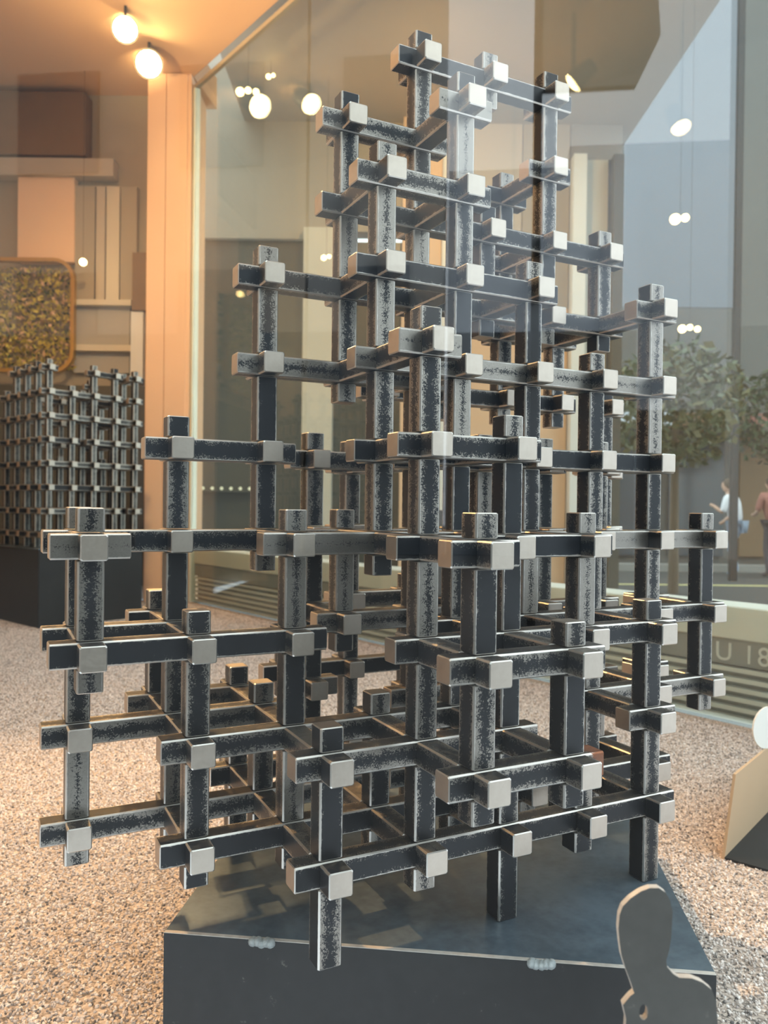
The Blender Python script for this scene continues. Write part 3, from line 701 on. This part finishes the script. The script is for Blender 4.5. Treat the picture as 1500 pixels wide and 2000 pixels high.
gbox('reflection_sheet', 3.62, 5.3, 12.1, 12.14, 3.83, 9.6, M['reflection_panel'], bn)
gbox('sheet_rod', 3.55, 5.37, 12.08, 12.16, 9.6, 9.68, M['black'], bn)
gbox('sheet_post', 5.32, 5.42, 12.08, 12.18, -0.352, 9.6, M['black'], bn)
def tree(loc, h, rad, n, seed, lab, mats, name='street_tree', cat='tree'):
    rn = random.Random(seed); rt = root(name, loc, lab, cat)
    bm = bmesh.new(); bmesh.ops.create_cone(bm, cap_ends=True, segments=10, radius1=0.07, radius2=0.04, depth=h*0.6); bmesh.ops.translate(bm, vec=(0, 0, h*0.3), verts=bm.verts)
    me = bpy.data.meshes.new('trunk'); bm.to_mesh(me); bm.free(); me.materials.append(M['bark']); o = bpy.data.objects.new('trunk', me); C.objects.link(o); o.parent = rt
    vs = []; fs = []
    for t in range(n):
        d = Vector((rn.gauss(0, 1), rn.gauss(0, 1), rn.gauss(0, 1))).normalized()*rad*rn.uniform(.35, 1)**0.6
        c = Vector((d.x, d.y, h*0.68 + d.z*0.95))
        a = Vector((rn.uniform(-1, 1), rn.uniform(-1, 1), rn.uniform(-1, 1))).normalized()*rn.uniform(.05, .1)
        b = Vector((rn.uniform(-1, 1), rn.uniform(-1, 1), rn.uniform(-1, 1))).normalized()*rn.uniform(.03, .06)
        k = len(vs); vs += [c-a, c+b, c+a, c-b]; fs.append((k, k+1, k+2, k+3))
    o = mesh_obj('crown', vs, fs, mats, rt, [rn.randrange(len(mats)) for _ in fs])
tree(gd(3.75, 10.2, -0.35), 3.6, 0.9, 1600, 1, 'bushy green street tree seen just right of the tall sculpture', [M['leaf'], M['leaf_mid'], M['leaf']])
tree(gd(6.9, 13.9, -0.35), 4.0, 0.9, 1300, 2, 'darker street tree at the right edge behind the people', [M['leaf'], M['leaf'], M['greydark']])

def person(loc, face, lab, top, legs, height, lean=0.0, arm=0.3):
    rt = root('person', loc, lab, 'person', rotz=face)
    k = height/1.72
    J = {'pel': (0, 0, .94), 'chest': (0, -.02-lean*.5, 1.28), 'neck': (0, -.03-lean, 1.46), 'hd': (0, -.05-lean*1.1, 1.56),
         'hl': (.09, 0, .90), 'kl': (.10, -.05, .50), 'al': (.10, .03, .09), 'tl': (.11, -.13, .04),
         'hr': (-.09, 0, .90), 'kr': (-.10, -.16, .52), 'ar': (-.10, -.02, .09), 'tr': (-.11, -.18, .04),
         'sl': (.18, -.02-lean*.8, 1.40), 'el': (.24, -.05-lean, 1.13), 'wl': (.20, -.22-lean, .98 + arm*.3), 'fl': (.19, -.30-lean, .97 + arm*.35),
         'sr': (-.18, -.02-lean*.8, 1.40), 'er': (-.25, -.03-lean, 1.12), 'wr': (-.21, -.2-lean, .96), 'fr': (-.20, -.27-lean, .92)}
    def skin(name, chain, rad, mat):
        names = sorted({n for e in chain for n in e}, key=lambda n: 0 if n in ('pel', 'hd', 'sl', 'sr') else 1)
        ix = {n: i for i, n in enumerate(names)}
        me = bpy.data.meshes.new(name); me.from_pydata([Vector(J[n])*k for n in names], [(ix[a], ix[b]) for a, b in chain], [])
        o = bpy.data.objects.new(name, me); C.objects.link(o); o.parent = rt
        md = o.modifiers.new('skin', 'SKIN'); md.use_smooth_shade = True
        sv = me.skin_vertices[0].data
        for n in names: sv[ix[n]].radius = (rad[n]*k, rad[n]*k*(0.8 if n in ('pel', 'chest') else 1))
        sv[0].use_root = True
        o.modifiers.new('sub', 'SUBSURF').levels = 1; o.modifiers['sub'].render_levels = 1
        me.materials.append(mat); return o
    skin('body', [('pel', 'chest'), ('chest', 'neck'), ('neck', 'hd'), ('chest', 'sl'), ('sl', 'el'), ('el', 'wl'), ('wl', 'fl'), ('chest', 'sr'), ('sr', 'er'), ('er', 'wr'), ('wr', 'fr')],
         dict(pel=.13, chest=.15, neck=.055, hd=.06, sl=.06, el=.042, wl=.032, fl=.03, sr=.06, er=.042, wr=.032, fr=.03), M['skin'])
    skin('trousers', [('pel', 'hl'), ('hl', 'kl'), ('kl', 'al'), ('al', 'tl'), ('pel', 'hr'), ('hr', 'kr'), ('kr', 'ar'), ('ar', 'tr')],
         dict(pel=.15, hl=.09, kl=.065, al=.05, tl=.04, hr=.09, kr=.065, ar=.05, tr=.04), legs)
    skin('shirt', [('pel', 'chest'), ('chest', 'sl'), ('sl', 'el'), ('chest', 'sr'), ('sr', 'er')], dict(pel=.155, chest=.175, sl=.08, el=.055, sr=.08, er=.055), top)
    for nm, r, mt, off, sc_ in (('head', .105, M['skin'], (0, 0, .06), (.82, .95, 1.15)), ('hair', .11, M['hair'], (0, .022, .085), (.86, .95, 1.05))):
        bm = bmesh.new(); bmesh.ops.create_uvsphere(bm, u_segments=16, v_segments=10, radius=r*k)
        c = (Vector(J['hd']) + Vector(off))*k
        bmesh.ops.transform(bm, matrix=Matrix.Translation(c) @ Matrix.Diagonal((*sc_, 1)), verts=bm.verts)
        for f_ in bm.faces: f_.smooth = True
        me = bpy.data.meshes.new(nm); bm.to_mesh(me); bm.free(); me.materials.append(mt)
        o = bpy.data.objects.new(nm, me); C.objects.link(o); o.parent = rt
person(gd(5.82, 13.0, -0.35), math.radians(200), 'person in white shirt and light blue jeans across the side street', M['shirt_white'], M['jeans'], 1.58, 0.12, 0.9)
person(gd(6.28, 12.7, -0.35), math.radians(160), 'person in dull red top and dark trousers beside the white shirted one', M['red_cloth'], M['dark_cloth'], 1.62, 0.05)

# ================================================================== STREET BEHIND THE VIEWER, MIRRORED IN THE SHOP WINDOW
sw = mesh_obj('pavement', [uv(-25, -30, -0.01), uv(25, -30, -0.01), uv(25, -0.6, -0.01), uv(-25, -0.6, -0.01)], [(0, 1, 2, 3)], M['asphalt']); tag(sw, kind='structure')
if sw.data.polygons[0].normal.z < 0: sw.data.flip_normals()
def facade(name, u0_, u1_, v_, h, mat, lab, step=2.2, wz=(2.8, 6.0, 9.2), bay=True):
    rt = root(name, uv((u0_+u1_)/2, v_, 0), lab, 'building')
    ubox('wall', u0_, u1_, v_-0.6, v_, 0, h, M[mat], rt)
    n = max(1, int((u1_-u0_)/step)); pw = (u1_-u0_)/n
    for i in range(n):
        for z in wz:
            if z+1.6 < h: ubox('window', u0_+pw*(i+.25), u0_+pw*(i+.75), v_, v_+0.05, z, z+1.6, M['dark_window'], rt)
        if bay: ubox('shop_bay', u0_+pw*(i+.01), u0_+pw*(i+.99), v_, v_+0.08, 0.0, 3.4, M['black'] if i % 2 else M['dark_window'], rt)
facade('brown_building', -16, -2.5, -12, 13, 'facade_dark', 'brown grey building opposite the shop window, mirrored at left', 2.4)
facade('grey_building', -2.45, -0.35, -12, 13, 'facade_grey', 'narrow grey building opposite, mirrored over the upper sculpture', 2.0)
facade('plaster_building', -0.30, 2.55, -12.2, 5.9, 'facade_pale', 'pale plaster building opposite, mirrored right of centre', 9.0, (), True)
facade('pale_building', 2.6, 8.6, -22, 10.6, 'facade_pale', 'pale blue building further off, mirrored at upper right', 9.0, (), True)
facade('corner_building', 3.95, 16, -12, 13, 'facade_grey', 'grey corner building opposite, mirrored at the right edge', 2.6)
def hanging_sign():
    rt = root('hanging_sign', uv(0.9, -5, 3.3), 'grey hanging sign panel with cut corner over the pavement, mirrored in the glass', 'sign')
    pts = [(0.55, 3.35), (1.12, 3.35), (1.26, 3.65), (1.18, 4.8), (0.55, 4.8)]
    vs = [uv(a, -5.0, b) - rt.location for a, b in pts] + [uv(a, -5.06, b) - rt.location for a, b in pts]; n = len(pts)
    mesh_obj('sign_panel', vs, [tuple(range(n)), tuple(range(2*n-1, n-1, -1))] + [(i, (i+1) % n, n+(i+1) % n, n+i) for i in range(n)], M['sign_grey'], rt)
    ubox('bracket', 0.5, 0.55, -5.06, -5.0, 0, 5.2, M['black'], rt)
hanging_sign()

track_lamp(gd(0.35, 5.4, 4.3), gd(0.4, 8.0, 1.8), 190, 'added unseen spotlight brightening the tan pier behind the tall sculpture', 150, 0.8, 0.05)  # lamp added out of view to brighten the rear frontage

track_lamp(gd(-2.02, 3.6, 2.5), gd(-0.8, 4.3, 3.95), 260, 'added unseen uplight outside the picture brightening the tan ceiling', 120, 0.9, 0.05)  # lamp added out of view to lift the ceiling's brightness
